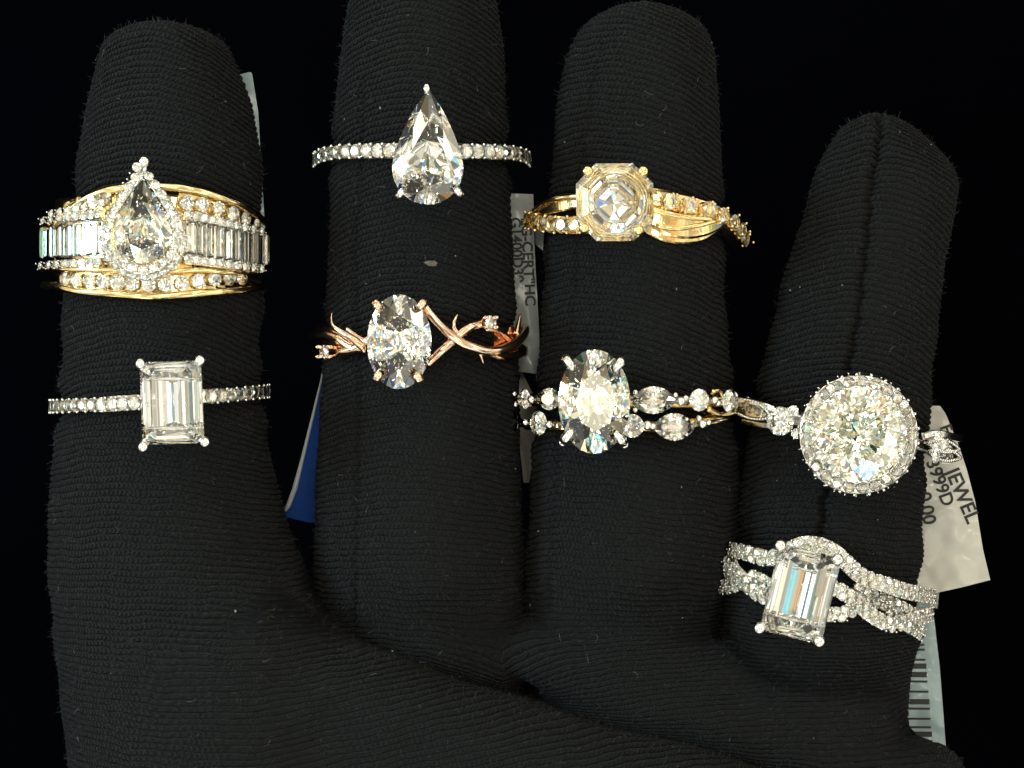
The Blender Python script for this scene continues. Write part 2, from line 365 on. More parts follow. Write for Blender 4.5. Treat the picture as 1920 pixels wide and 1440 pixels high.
def build_glove():
    F = np.empty((len(X), len(Y), len(Z)), np.float32)
    for i0 in range(0, len(Y), 40):
        xs, ys_, zs = np.meshgrid(X, Y[i0:i0+40], Z, indexing='ij')
        F[:, i0:i0+40, :] = glove_field(xs, ys_, zs)
    sgn = F < 0
    nx, ny, nz = F.shape
    c = sgn[:-1, :-1, :-1].astype(np.int8)
    tot = np.zeros((nx-1, ny-1, nz-1), np.int8)
    for dx in (0, 1):
        for dy in (0, 1):
            for dz in (0, 1): tot += sgn[dx:nx-1+dx, dy:ny-1+dy, dz:nz-1+dz]
    act = np.argwhere((tot > 0) & (tot < 8))
    idx = -np.ones((nx-1, ny-1, nz-1), np.int32); idx[act[:, 0], act[:, 1], act[:, 2]] = np.arange(len(act))
    acc = np.zeros((len(act), 3)); cnt = np.zeros(len(act))
    cor = [(a, b, c_) for a in (0, 1) for b in (0, 1) for c_ in (0, 1)]
    for i in range(8):
        for j in range(i+1, 8):
            a = np.array(cor[i]); b = np.array(cor[j])
            if np.abs(a-b).sum() != 1: continue
            fa = F[act[:, 0]+a[0], act[:, 1]+a[1], act[:, 2]+a[2]]; fb = F[act[:, 0]+b[0], act[:, 1]+b[1], act[:, 2]+b[2]]
            mk = (fa < 0) != (fb < 0)
            t_ = np.where(mk, fa/np.where(mk, fa-fb, 1), 0)
            acc += np.where(mk[:, None], a+(b-a)*t_[:, None], 0); cnt += mk
    V = (act+acc/cnt[:, None])*h0+np.array([X[0], Y[0], Z[0]])
    faces = []
    for ax in range(3):
        sh = [slice(1, n-1) for n in (nx, ny, nz)]
        lo = list(sh); hi = list(sh); lo[ax] = slice(0, F.shape[ax]-1); hi[ax] = slice(1, F.shape[ax])
        A_ = sgn[tuple(lo)]; B_ = sgn[tuple(hi)]
        e_ = np.argwhere(A_ != B_); off = np.ones(3, int); off[ax] = 0
        g = e_+off; fl = A_[e_[:, 0], e_[:, 1], e_[:, 2]]
        u_, v_ = (ax+1) % 3, (ax+2) % 3
        def cid(du, dv):
            q = g.copy(); q[:, u_] -= du; q[:, v_] -= dv
            return idx[q[:, 0], q[:, 1], q[:, 2]]
        Q = np.stack([cid(1, 1), cid(0, 1), cid(0, 0), cid(1, 0)], 1)
        Q[~fl] = Q[~fl][:, ::-1]
        faces.append(Q[(Q >= 0).all(1)])
    Fq = np.concatenate(faces)
    # light smoothing
    for lam in (.5, -.52, .5, -.52, .45, -.47):
        S_ = np.zeros_like(V); n_ = np.zeros(len(V))
        for a, b in ((0, 1), (1, 2), (2, 3), (3, 0)):
            np.add.at(S_, Fq[:, a], V[Fq[:, b]]); np.add.at(S_, Fq[:, b], V[Fq[:, a]])
            np.add.at(n_, Fq[:, a], 1); np.add.at(n_, Fq[:, b], 1)
        V = V+lam*(S_/np.maximum(n_, 1)[:, None]-V)
    me = bpy.data.meshes.new('gloved_hand')
    me.vertices.add(len(V)); me.vertices.foreach_set('co', V.astype(np.float32).ravel())
    me.loops.add(len(Fq)*4); me.loops.foreach_set('vertex_index', Fq.astype(np.int32).ravel())
    me.polygons.add(len(Fq)); me.polygons.foreach_set('loop_start', np.arange(0, len(Fq)*4, 4, dtype=np.int32))
    me.update(calc_edges=True); me.validate()
    me.polygons.foreach_set('use_smooth', np.ones(len(me.polygons), bool))
    # knit coordinates
    x, y, z = V[:, 0], V[:, 1], V[:, 2]
    x3, y3, z3 = [q.reshape(-1, 1) for q in (x, y, z)]
    dA, dB, dC, dD, dP, r = all_sdf(x3, y3, z3)
    ds = [q.ravel() for q in (dA, dB, dC, dD, dP, r[0], r[1], r[2])]
    ARCH = {'A': (.28, .10, 0), 'B': (.30, .06, 0), 'C': (.16, .20, 0), 'D': (.22, .10, 0)}
    vv = []; uu = []
    for k in 'ABCD':
        s = (x-fcx(k, y))/fhw(k, y); s = np.clip(s, -1.05, 1.05); a, b_, _ = ARCH[k]
        fade = np.clip((y+2.6)/2.6, -.35, 1) if k in 'AB' else np.clip((y+2.3)/2.0, -.5, 1)
        vv.append(y+(a*s*s*fade+b_*s*np.clip((y+2.6)/2, .2, 1)))
        uu.append(np.arcsin(np.clip(s, -1, 1))*fhw(k, y))
    X_ = x
    hpal = np.where(X_ > -2.6, .95*(1-np.exp(-(np.maximum(X_+2.6, 0)/3.2)**1.5)), 0)-.10*np.clip((y+3.0), 0, 1)*np.clip(X_+3.2, 0, 2)
    vv.append(y-hpal); uu.append(x+.0*y)
    xr = np.clip(X_, -.2, 4)
    hr = .85*(1-np.exp(-(xr+.2)/.95))+.10*xr
    h3 = .85*(1-np.exp(-(3.0+.2)/.95))+.10*3.0; vv.append(y); uu.append(x)
    vv.append(y); uu.append(x)
    vv.append(y); uu.append(x)
    W = np.stack([np.exp(-np.clip(q, -.3, 2)/k_) for q, k_ in zip(ds, [.10, .10, .10, .10, .08, .07, .10, .12])])
    W[4] *= np.clip((-1.9-y)/.8, 0.02, 1)
    W /= W.sum(0)
    v = (W*np.stack(vv)).sum(0); u = (W*np.stack(uu)).sum(0)
    # the cloth is dragged sideways where it bunches at the finger roots: rows run diagonally there
    fd = np.clip((-2.1-y)/1.2, 0, 1); fd = fd*fd*(3-2*fd)
    v = v-(.85*(1-np.exp(-np.maximum(x+.1, 0)/.85))-.42)*fd*np.clip((x+.9)/.8, 0, 1)*(1-W[4])
    # seams
    def seam(P, wd, zmin=0, amp=1):
        pts = [at(px, py, .75) for px, py in P]
        pyy = np.array([p.y for p in pts])[::-1]; pxx = np.array([p.x for p in pts])[::-1]
        wob = .012*np.sin(y*23)+.008*np.sin(y*51)
        q = np.exp(-((x-np.interp(y, pyy, pxx)-wob)/wd)**2)
        q *= (y > pyy[0]) & (y < pyy[-1]) & (z > zmin)
        return q*amp
    se = seam([(1668, 200), (1655, 270), (1640, 330), (1626, 470), (1610, 600), (1590, 700), (1560, 860), (1543, 950), (1538, 1010)], .045, 0, 3.6)
    se = np.maximum(se, seam([(672, 130), (676, 300), (660, 450), (664, 560), (672, 700), (668, 900), (664, 1100), (660, 1190)], .032, 0, 1.9))
    se = np.maximum(se, seam([(1135, 60), (1112, 150), (1092, 300), (1084, 500), (1062, 700), (1045, 850), (1035, 1000), (1030, 1150)], .03, 0, 1.3))
    se = np.maximum(se, seam([(262, 60), (246, 200), (232, 400), (222, 700), (215, 1000), (222, 1400)], .03, 0, .35))
    a = me.attributes.new('knit', 'FLOAT_VECTOR', 'POINT')
    a.data.foreach_set('vector', np.stack([u, v, se], 1).astype(np.float32).ravel())
    # press the seam into the real surface too
    nrm = np.empty(len(V)*3, np.float32); me.vertices.foreach_get('normal', nrm); nrm = nrm.reshape(-1, 3)
    V2 = V-nrm*(np.minimum(se, 3.6)*.028)[:, None]
    me.vertices.foreach_set('co', V2.astype(np.float32).ravel()); me.update()
    o = bpy.data.objects.new('gloved_hand', me); col.objects.link(o); me.materials.append(KNIT)
    md = o.modifiers.new('smooth', 'SUBSURF'); md.levels = 1; md.render_levels = 1
    return o, V2, nrm
glove, GV, GN = build_glove()
tag(glove, 'open hand in a black ribbed knit glove with rings on four fingers', 'gloved hand')

# glove fuzz: short fibres standing off the knit, and pale lint caught on it
def fibres(name, pts, nrms, lmin, lmax, wd, mat, curl=.6, parent=None, lie=0.0):
    mb = MB()
    for p, n_ in zip(pts, nrms):
        p = Vector(p); n_ = Vector(n_)
        side = n_.orthogonal(); side.rotate(Matrix.Rotation(random.uniform(0, 2*pi), 3, n_)); side.normalize()
        d = (n_*(1-lie)+side*random.uniform(.2, 1.2)).normalized(); L = random.uniform(lmin, lmax)
        bend = Vector([random.gauss(0, curl) for _ in range(3)]); seg = 5; q = p.copy(); P = [q.copy()]
        for i in range(seg):
            d = (d+bend*(1.0/seg)); d.normalize()
            if lie: d = (d-n_*d.dot(n_)*lie).normalized()
            q = q+d*(L/seg); P.append(q.copy())
        if lie: P = [v_+n_*.03 for v_ in P]
        mb.tube(P, [wd*(1-.7*i/seg) for i in range(seg+1)], n=3, cap=False)
    return mb.build(name, mat, parent)
top = np.where((GN[:, 2] > -.15) & (GV[:, 1] > -4.1))[0]
s_ = rng.choice(top, 9000)
fz = fibres('fuzz', GV[s_], GN[s_], .03, .085, .0016, FUZZM, parent=glove); fz['kind'] = 'stuff'

# ---------------------------------------------------------------- gem cutting: convex hulls of real facet corners
_gem = {}
def hull(name, pts):
    bm = bmesh.new()
    for p in pts: bm.verts.new(p)
    r_ = bmesh.ops.convex_hull(bm, input=bm.verts)
    bmesh.ops.delete(bm, geom=list({g for g in r_['geom_interior'] if isinstance(g, bmesh.types.BMVert)}), context='VERTS')
    bmesh.ops.dissolve_limit(bm, angle_limit=R(.6), verts=bm.verts, edges=bm.edges)
    bmesh.ops.recalc_face_normals(bm, faces=bm.faces)
    me = bpy.data.meshes.new(name); bm.to_mesh(me); bm.free(); return me
def brilliant(a, b, rho=None, extra=0, key=None, table=.56, ch=.32, pd=.84):
    """a, b half sizes; rho(theta) optional outline multiplier; extra>0 adds pavilion facets"""
    if key and key in _gem: return _gem[key]
    m = min(a, b); P = []
    rho = rho or (lambda t: 1.0)
    def add(r_, th, z_): k = r_*(rho(th) if r_ > .02 else 1); P.append((a*k*cos(th), b*k*sin(th), m*z_))
    def addp(r_, th, z_):   # below the girdle the facets of a long stone run to a short keel
        k = rho(th); O = (a*k*cos(th), b*k*sin(th)); I = (m*cos(th), m*sin(th)); f = .62+.38*r_
        P.append((I[0]*r_+(O[0]-I[0])*f, I[1]*r_+(O[1]-I[1])*f, m*z_))
    for k in range(8):
        th = k*pi/4+pi/8*0; h_ = th+pi/8
        add(table, th, ch)
        zz = ch*(1-.78*cos(pi/8))/(1-table); add(.78, h_, zz)
        add(1, th, 0); add(1, h_, 0); add(1, th, -.035); add(1, h_, -.035)
        for q in (th+pi/16, th-pi/16): add(.9985, q, 0); add(.9985, q, -.035)
        if not extra: addp(.22, h_, -.035-pd*(1-.22*cos(pi/8))*.99)
    if extra:
        nn_ = 18
        for j_, r_ in enumerate((.86, .72, .58, .44, .30, .16)):
            cnt_ = nn_ if r_ > .35 else 10
            for k in range(cnt_):
                th = 2*pi*(k+.5*(j_ % 2))/cnt_+.05
                addp(r_, th, -.035-pd*(1-r_**1.16)*(1+.010*sin(7*k+r_*20)))
    for k in range(8): addp(.001, k*pi/4, -(.035+pd))
    me = hull('diamond', P)
    if key: _gem[key] = me
    return me
def step_cut(a, b, c, levels_c, levels_p, key=None, ke=1.0):
    """step cut rectangle, half sizes a<=b, corner cut c; levels = (inset, z) as shares of a"""
    if key and key in _gem: return _gem[key]
    P = []
    def ring(ins, z_):
        A, B, C = a-ins*a, b-ins*a*ke, max(c*(1-ins*.75), .001*a)
        for sx in (-1, 1):
            for sy in (-1, 1):
                P.append((sx*A, sy*max(B-C, 0), z_*a)); P.append((sx*max(A-C, 0), sy*B, z_*a))
    for i, z_ in levels_c: ring(i, z_)
    for i, z_ in levels_p: ring(i, -z_)
    me = hull('diamond', P)
    if key: _gem[key] = me
    return me
def rho_pear(t):
    # round below, tapering to a point at +y
    s = sin(t)
    if s <= 0: return 1.0
    return None
def outline_pear(a, up):
    def rho(t):
        s, c_ = sin(t), cos(t)
        if s <= 0: return 1.0
        # ray hits the curve x = a*(1-(y/up)^1.55)^.9
        lo, hi = .3, 3.0*up/a
        for _ in range(40):
            mid = (lo+hi)/2; x_, y_ = mid*abs(c_), mid*s*1.0
            yy = min(max(y_*a/up, 0), 1)
            lim = (1-yy**1.45)**.92 if y_*a < up else -1
            if x_ < lim: lo = mid
            else: hi = mid
        return lo
    return rho
def outline_marquise(a, b):  # long in x: a > b; rho relative to ellipse (a,b)
    def rho(t):
        c_, s2 = abs(cos(t)), abs(sin(t)); lo, hi = .2, 1.3
        for _ in range(30):
            mid = (lo+hi)/2; x_ = mid*c_
            if x_ < 1 and mid*s2 < (1-x_*x_)**.78: lo = mid
            else: hi = mid
        return lo
    return rho
ROUND = brilliant(1, 1, key='round'); ROUND.name = 'round_diamond'
MARQ = brilliant(1, .60, outline_marquise(1, .6), key='marq'); MARQ.name = 'marquise_diamond'
for m_ in (ROUND, MARQ): m_.materials.append(GEM)
BAG = step_cut(.42, 1.8, .03, [(0, 0), (.35, .35), (.5, .42)], [(0, .05), (.5, .75), (.9, 1.15)], key='bag'); BAG.materials.append(GEM)
OVAL2 = brilliant(.72, 1, key='ov2'); OVAL2.materials.append(GEM)

def frame(pos, zax, xax, size=1.0):
    z_ = Vector(zax).normalized(); x_ = Vector(xax); x_ = (x_-z_*x_.dot(z_)).normalized(); y_ = z_.cross(x_)
    M = Matrix((x_, y_, z_)).transposed().to_4x4(); M.translation = Vector(pos)
    return M @ Matrix.Diagonal((size, size, size, 1)) if isinstance(size, (int, float)) else M @ Matrix.Diagonal((*size, 1))
def put(name, me_, root, M, label=None):
    o = link_mesh(name, me_, None, root, M)
    if label: o['label'] = label
    return o

class Ring:
    """the finger-shaped ellipse a ring follows; left / right: where its band meets the outline in the photograph"""
    def __init__(s, name, finger, left, right, label, cat='ring', group='diamond rings worn on the gloved fingers', zc=None, rz=None):
        s.zc = ZC[finger] if zc is None else zc
        s.l = at(left[0], left[1], s.zc); s.r = at(right[0], right[1], s.zc)
        s.xc = (s.l.x+s.r.x)/2; s.rx = (s.r.x-s.l.x)/2; s.rx -= .02; s.rz = rz if rz else .90*float(fhw(finger, (s.l.y+s.r.y)/2))+.045
        s.root = thing(name, ((s.xc), (s.l.y+s.r.y)/2, s.zc), label, cat, group)
        s.head = None; s.slope = (s.r.y-s.l.y)/(2*s.rx)
    def on(s, px, py, lift=0.0):
        z_ = s.zc+s.rz
        for _ in range(6):
            p = at(px, py, z_); q = max(-.9995, min(.9995, (p.x-s.xc)/s.rx)); z_ = s.zc+s.rz*sqrt(1-q*q)
        n_ = Vector((q/s.rx, 0, sqrt(1-q*q)/s.rz)).normalized()
        return p+n_*lift, n_
    def path(s, pp, step=.03, lift=0.0, a0=-89, a1=89, full=False):
        """pp: pixel polyline (x increasing).  Walks round the finger in equal angles"""
        C = np.array(spline(pp, 10)); C = C[np.argsort(C[:, 0], kind='stable')]
        n_ = int(pi*s.rx/step); pts = []; nr = []
        for i in range(n_+1):
            a = R(a0+(a1-a0)*i/n_); x_ = s.xc+s.rx*sin(a); z_ = s.zc+s.rz*cos(a)
            px = 960+x_*S*D/(D-z_)
            if not full and (px < C[0, 0]-1.5 or px > C[-1, 0]+1.5): continue
            py = np.interp(px, C[:, 0], C[:, 1]); p = at(px, py, z_)
            nn = Vector((sin(a)/s.rx, 0, cos(a)/s.rz)).normalized(); pts.append(p+nn*lift); nr.append(nn)
        return pts, nr
    def shank(s, mb, hw, th, yl=None, yr=None, lift=0.0):
        """the back of the ring, behind the finger"""
        yl = s.l.y if yl is None else yl; yr = s.r.y if yr is None else yr
        pts = []; nr = []
        for i in range(41):
            a = R(88+184*i/40); f = i/40
            pts.append(Vector((s.xc+s.rx*sin(a), yr+(yl-yr)*f, s.zc+s.rz*cos(a)))); nr.append(Vector((sin(a), 0, cos(a))))
        mb.strip(pts, nr, hw, th, lift)
def resample(pts, nr, step, off=0.0):
    L = [0]
    for a, b in zip(pts[:-1], pts[1:]): L.append(L[-1]+(b-a).length)
    out = []; n_ = max(1, int(round((L[-1]-2*off)/step))); 
    for i in range(n_+1):
        d = off+(L[-1]-2*off)*i/n_; j = min(max(np.searchsorted(L, d)-1, 0), len(pts)-2)
        f = (d-L[j])/max(L[j+1]-L[j], 1e-9)
        out.append((pts[j].lerp(pts[j+1], f), nr[j].lerp(nr[j+1], f).normalized(), (pts[j+1]-pts[j]).normalized()))
    return out
def pave(ring, mb, pts, nr, rpx, step=None, rows=1, rowgap=0, lift=.0, name='accent_diamond', off=None, beads=True, beadr=.30, mesh=None, bo=1.0):
    """stones along a path, with little bead prongs between them in the metal mesh mb"""
    r_ = rpx/S; step = step or 2.0*r_; off = r_ if off is None else off
    for ro in range(rows):
        sh = (ro-(rows-1)/2)*rowgap/S
        for (p, n_, t_) in resample(pts, nr, step, off+(step/2 if ro % 2 else 0)):
            sd = t_.cross(n_); j = random.uniform(-.07, .07)
            nn = (n_+t_*random.uniform(-.07, .07)+sd*random.uniform(-.07, .07)).normalized()
            put(name, mesh or ROUND, ring.root, frame(p+sd*sh+n_*lift, nn, t_ + sd*random.uniform(-1, 1)*(1 if mesh is None else .05), r_*random.uniform(.95, 1.04)))
            if beads:
                for q in (-1, 1):
                    c_ = p+sd*(sh+q*r_*bo)+t_*step*.5+n_*(lift+r_*.16)
                    mb.ball(c_, r_*beadr, 6, 4)
def claw(ring, mat, tip, base, rr, inward=None, ball=0, name='prong'):
    mb = MB(); tip = Vector(tip); base = Vector(base)
    P = [base, base.lerp(tip, .5)+(tip-base).cross(Vector((0, 0, 1)))*0, tip]
    if inward is not None:
        iv = Vector(inward); mid = base.lerp(tip, .75)-iv*.35
        P = [base, mid, tip-iv*.1+Vector((0, 0, -.02)), tip+Vector((0, 0, .03))+iv*.3, tip+iv*.95+Vector((0, 0, .035))]
        C = spline(P, 5); n_ = len(C); mb.tube([Vector(c) for c in C], [rr*(.85+.25*sin(pi*min(i/n_*1.25, 1))) if i < n_*.75 else rr*(1-.75*(i/n_-.75)/.25) for i in range(n_)], 8)
    else:
        mb.tube(P, [rr*.62, rr*.7, rr*.85], 8)
    if ball: mb.ball(tip, ball, 12, 8, (1, 1, .8))
    return mb.build(name, mat, ring.head or ring.root)
def basket(ring, mat, outline, z_top, depth, base, rr=.02, name='gallery'):
    """two wires following the stone's outline below its girdle and a stem to the band"""
    mb = MB(); n_ = len(outline); cx_ = sum(p.x for p in outline)/n_; cy_ = sum(p.y for p in outline)/n_
    for k, zz in ((.62, -.52*depth),):
        mb.tube([Vector((cx_+(p.x-cx_)*k, cy_+(p.y-cy_)*k, z_top+zz)) for p in outline], rr, 6, closed=True)
    hx = max(abs(p.x-cx_) for p in outline)*.60
    for q in (-1, 1):
        x_ = cx_+q*hx; f = (x_-ring.xc)/ring.rx
        mb.tube([Vector((x_, cy_, z_top-.5*depth)), Vector((x_, base[1], z_top-.8*depth)), Vector((x_, base[1], ring.zc+ring.rz*sqrt(1-min(f*f, .9))))], rr*1.5, 8)
    ring.head = mb.build(name, mat, ring.root); return ring.head
def ell(c, a, b, rot=0, n=28, f=None):
    out = []
    for i in range(n):
        t = 2*pi*i/n; k = f(t) if f else 1; x_, y_ = a*k*cos(t), b*k*sin(t)
        out.append(Vector((c.x+x_*cos(rot)-y_*sin(rot), c.y+x_*sin(rot)+y_*cos(rot), c.z)))
    return out
def big(ring, me_, px, py, z_, rot=0, tilt=(0, 0), mat=GEM, name='centre_diamond', label=None):
    if not me_.materials: me_.materials.append(mat)
    M = Matrix.Translation(at(px, py, z_)) @ Matrix.Rotation(R(tilt[0]), 4, 'X') @ Matrix.Rotation(R(tilt[1]), 4, 'Y') @ Matrix.Rotation(R(rot), 4, 'Z')
    o = put(name, me_, ring.root, M); 
    if label: o['label'] = label
    return o

EMER_C = [(0, 0), (.13, .12), (.26, .20), (.38, .25)]; EMER_P = [(0, .05), (.25, .37), (.50, .63), (.76, .87), (.985, 1.04)]

# ================================================================ R1 wide yellow gold cluster ring, top of the left finger
r = Ring('diamond_ring', 'A', (103, 450), (482, 450), 'wide yellow gold band with baguette rows and a raised pear cluster, upper left finger')
zt = r.zc+r.rz
g = MB(); wm = MB()
body = [(103, 452), (200, 448), (270, 446), (370, 452), (480, 462)]
pts, nr = r.path([(103, 447), (180, 441), (290, 440), (400, 444), (480, 455)], full=True)
g.strip(pts, nr, .40, .10, .0)
pts, nr = r.path([(118, 425), (150, 392), (190, 366), (240, 354), (310, 352), (365, 360), (420, 379), (450, 396), (482, 420)], full=True)
g.tube([p+n_*.11 for p, n_ in zip(pts, nr)], .040, 8)
pts, nr = r.path([(118, 535), (160, 546), (220, 551), (290, 556), (370, 551), (440, 544), (482, 535)], full=True)
g.tube([p+n_*.11 for p, n_ in zip(pts, nr)], .040, 8)
pts, nr = r.path([(118, 505), (200, 507), (290, 512), (360, 507), (410, 512), (482, 512)], full=True)
g.tube([p+n_*.12 for p, n_ in zip(pts, nr)], .030, 8)
for P_, hw_2 in (([(118, 524), (200, 529), (290, 534), (365, 529), (440, 523), (482, 520)], .10), ([(330, 376), (371, 383), (422, 400), (482, 432)], .10), ([(118, 405), (165, 380), (215, 370)], .08)):
    pts, nr = r.path(P_); g.strip(pts, nr, hw_2, .08, .055)
r.shank(g, .30, .10, lift=.02)
g.build('band', YELLOW, r.root)
for pl in ([(106, 452), (200, 447)], [(342, 446), (479, 470)]):
    q_ = MB(); pts, nr = r.path(pl); q_.strip(pts, nr, .17, .05, .06); q_.build('baguette_channel', WHITE, r.root)
# channel stones
def spots(ring, L, rpx, lift, name, mb=None, mesh=None, beads=True):
    for (px, py) in L:
        p, n_ = ring.on(px, py, lift); nn = (n_+Vector((random.uniform(-.1, .1), random.uniform(-.1, .1), 0))).normalized()
        put(name, mesh or ROUND, ring.root, frame(p, nn, Vector((random.uniform(-1, 1), random.uniform(-1, 1), 0))+Vector((.01, 0, 0)), rpx/S*(D-p.z)/D*random.uniform(.96, 1.04)))
        if mb is not None and beads:
            for q in range(4):
                a = pi/4+q*pi/2+.3; mb.ball(p+Vector((cos(a), sin(a), .1))*rpx/S*.98, rpx/S*.20, 6, 4)
spots(r, [(139, 524), (158, 526), (180, 527), (204, 529), (228, 531), (253, 533), (281, 535), (309, 535), (337, 532), (365, 528), (392, 524), (417, 522), (438, 522)], 13.6, .12, 'channel_diamond')
spots(r, [(345, 382), (371, 385), (398, 392), (422, 401), (443, 411), (461, 424), (165, 383), (186, 376), (207, 371), (146, 392)], 13.4, .13, 'channel_diamond')
for side in (0, 1):
    if side == 0: L = [(108+15.2*i, 456-1.2*i) for i in range(7)]
    else: L = [(352+15*i, 448+2.6*i) for i in range(9)]
    for px, py in L:
        p, n_ = r.on(px, py, .16)
        put('baguette_diamond', BAG, r.root, frame(p, n_, (1, 0, 0), (7.6/S/.42*.92, 29/S/1.8, .1)))
for pl, hw, rows_ in (([(106, 415), (200, 402)], .05, [[(112+12.5*i, 415-2.0*i) for i in range(8)], [(128+13*i, 403-3.2*i) for i in range(7)]]),
                      ([(106, 500), (200, 493)], .05, [[(108+13*i, 499-1.0*i) for i in range(8)]]),
                      ([(340, 403), (476, 436)], .05, [[(345+13*i, 404+3.3*i) for i in range(10)]]),
                      ([(340, 486), (476, 506)], .05, [[(345+13*i, 487+1.9*i) for i in range(10)]])):
    q_ = MB(); pts, nr = r.path(pl); q_.strip(pts, nr, hw, .12, .14)
    for j_, L in enumerate(rows_): spots(r, L, 7.7, .18+.02*j_, 'accent_diamond', q_)
    q_.build('accent_setting', WHITE, r.root)
# pear cluster head
zc_ = zt+.42
hw_ = MB()
c0 = at(268, 440, zc_); a_ = LN(54, zc_); up = LN(108, zc_)
pm = brilliant(a_, a_, outline_pear(a_, up), extra=1, pd=.75)
big(r, pm, 268, 440, zc_+.05, 0, (-4, 2), GEMW)
def halo(ring, mb, c, outl, n_, rr_px, zz, name='halo_diamond', tiltout=.35):
    L = [0]; m_ = len(outl)
    for i in range(m_): L.append(L[-1]+(outl[(i+1) % m_]-outl[i]).length)
    for k in range(n_):
        d = L[-1]*k/n_; j = int(np.searchsorted(L, d, side='right')-1); f = (d-L[j])/(L[j+1]-L[j]); p = outl[j].lerp(outl[(j+1) % m_], f)
        o_ = Vector((p.x-c.x, p.y-c.y, 0)).normalized(); p = Vector((p.x, p.y, zz))
        nn = (Vector((0, 0, 1))+o_*tiltout*random.uniform(.6, 1.3)+Vector((random.uniform(-.1, .1), random.uniform(-.1, .1), 0))).normalized()
        rad_ = rr_px/S*(D-zz)/D
        put(name, ROUND, ring.root, frame(p, nn, (random.uniform(-1, 1), random.uniform(-1, 1), .01), rad_*random.uniform(.95, 1.05)))
        t_ = Vector((-o_.y, o_.x, 0)); 
        for q in (-.95, 1.0): mb.ball(p+o_*q*rad_+t_*rad_*1.0+Vector((0, 0, rad_*(.15-.15*q))), rad_*.27, 6, 4)
fp = outline_pear(a_, up)
o1 = ell(c0, LN(66, zc_), LN(66, zc_), 0, 48, outline_pear(LN(66, zc_), LN(124, zc_)))
halo(r, hw_, c0, o1, 24, 8.6, zc_+.03)
c1 = at(268, 446, zc_-.1); o2 = ell(c1, LN(77, zc_), LN(76, zc_), 0, 48, outline_pear(LN(77, zc_), LN(128, zc_)))
halo(r, hw_, c1, o2, 27, 7.6, zc_-.10, tiltout=.8)
for k in (.98, .72): hw_.tube([Vector((c1.x+(p.x-c1.x)*k, c1.y+(p.y-c1.y)*k, zc_-.17-(.98-k)*.5)) for p in o2], .03, 8, closed=True)
hw_.tube([Vector((c1.x+(p.x-c1.x)*.86, c1.y+(p.y-c1.y)*.86, zc_-.06)) for p in o2], .03, 8, closed=True)
hw_.tube([Vector((c1.x, c1.y, zc_-.45)), Vector((c1.x, c1.y, zt-.02))], [.25, .3], 12)
hw_.build('halo_setting', WHITE, r.root)
tp = at(270, 303, zc_+.05)
claw(r, WHITE, tp, at(270, 322, zt+.05), .04, ball=.055)
for px, py in ((222, 405), (315, 405), (236, 490), (302, 490)): claw(r, WHITE, at(px, py, zc_+.1), at(px, py, zc_-.2), .03, ball=.028)
spots(r, [(270, 322)], 9, .50, 'halo_diamond')

# ================================================================ R2 emerald cut solitaire, lower left finger
r = Ring('diamond_ring', 'A', (104, 761), (497, 735), 'white metal pave ring with an upright emerald-cut diamond, lower left finger')
wm = MB(); zt = r.zc+r.rz
pth = [(103, 762), (180, 759), (262, 754), (320, 751), (385, 744), (440, 739), (497, 733)]
pts, nr = r.path(pth, full=True); wm.strip(pts, nr, .075, .14, .04); r.shank(wm, .07, .10, lift=.0)
for rng_ in ([(104, 762), (180, 759), (258, 755)], [(388, 744), (440, 739), (496, 733)]):
    pts, nr = r.path(rng_); pave(r, wm, pts, nr, 12.8, lift=.05, off=.03, step=.112, beadr=.24, bo=.92)
wm.build('band', WHITE, r.root)
zc_ = zt+.50; cpx = (322, 756); a_ = LN(59, zc_); b_ = LN(77.5, zc_)
em = step_cut(a_, b_, LN(12), EMER_C, EMER_P, ke=.70)
big(r, em, 322, 755, zc_, 2, (1.5, -6), GEM)
ol = [at(cpx[0]+sx*56, cpx[1]+sy*74, zc_) for sx, sy in ((-1, -1), (1, -1), (1, 1), (-1, 1))]
ol2 = []
for i in range(4):
    for f in range(6): ol2.append(ol[i].lerp(ol[(i+1) % 4], f/6))
basket(r, WHITE, ol2, zc_, .38, at(322, 755, zt-.05))
for px, py in ((263, 682), (375, 676), (384, 829), (268, 838)):
    claw(r, WHITE, at(px, py, zc_+.06), at(322+(px-322)*.6, 756+(py-756)*.6, zt+.02), .055, ball=.052)

# ================================================================ R3 pear solitaire, middle finger upper
r = Ring('diamond_ring', 'B', (597, 290), (985, 292), 'white metal pave ring with a large pear-cut diamond pointing up, middle finger')
wm = MB(); zt = r.zc+r.rz
pts, nr = r.path([(597, 302), (612, 292), (650, 285), (735, 283), (800, 282), (870, 284), (940, 286), (972, 292), (985, 302)], full=True)
wm.strip(pts, nr, .075, .14, .04); r.shank(wm, .07, .10)
for rng_ in ([(598, 302), (612, 292), (650, 285), (740, 283)], [(866, 284), (940, 286), (972, 292), (984, 302)]):
    pts, nr = r.path(rng_); pave(r, wm, pts, nr, 13.2, lift=.055, off=.03, step=.116, beadr=.24, bo=.92)
wm.build('band', WHITE, r.root)
zc_ = zt+.50; a_ = LN(67, zc_); up = LN(150, zc_)
big(r, brilliant(a_, LN(70, zc_), outline_pear(LN(70, zc_), up), extra=1, pd=.80), 802, 314, zc_, -.5, (-3, 3), GEM)
c0 = at(802, 314, zc_)
basket(r, WHITE, ell(c0, a_*.96, a_*.96, 0, 40, outline_pear(a_, up)), zc_, .38, at(802, 290, zt-.05))
claw(r, WHITE, at(800, 163, zc_+.03), at(801, 205, zt+.05), .040, inward=(0, -.07, 0))
claw(r, WHITE, at(749, 365, zc_+.02), at(770, 335, zt), .042, inward=(.045, .045, 0))
claw(r, WHITE, at(861, 362, zc_+.02), at(835, 335, zt), .042, inward=(-.045, .045, 0))

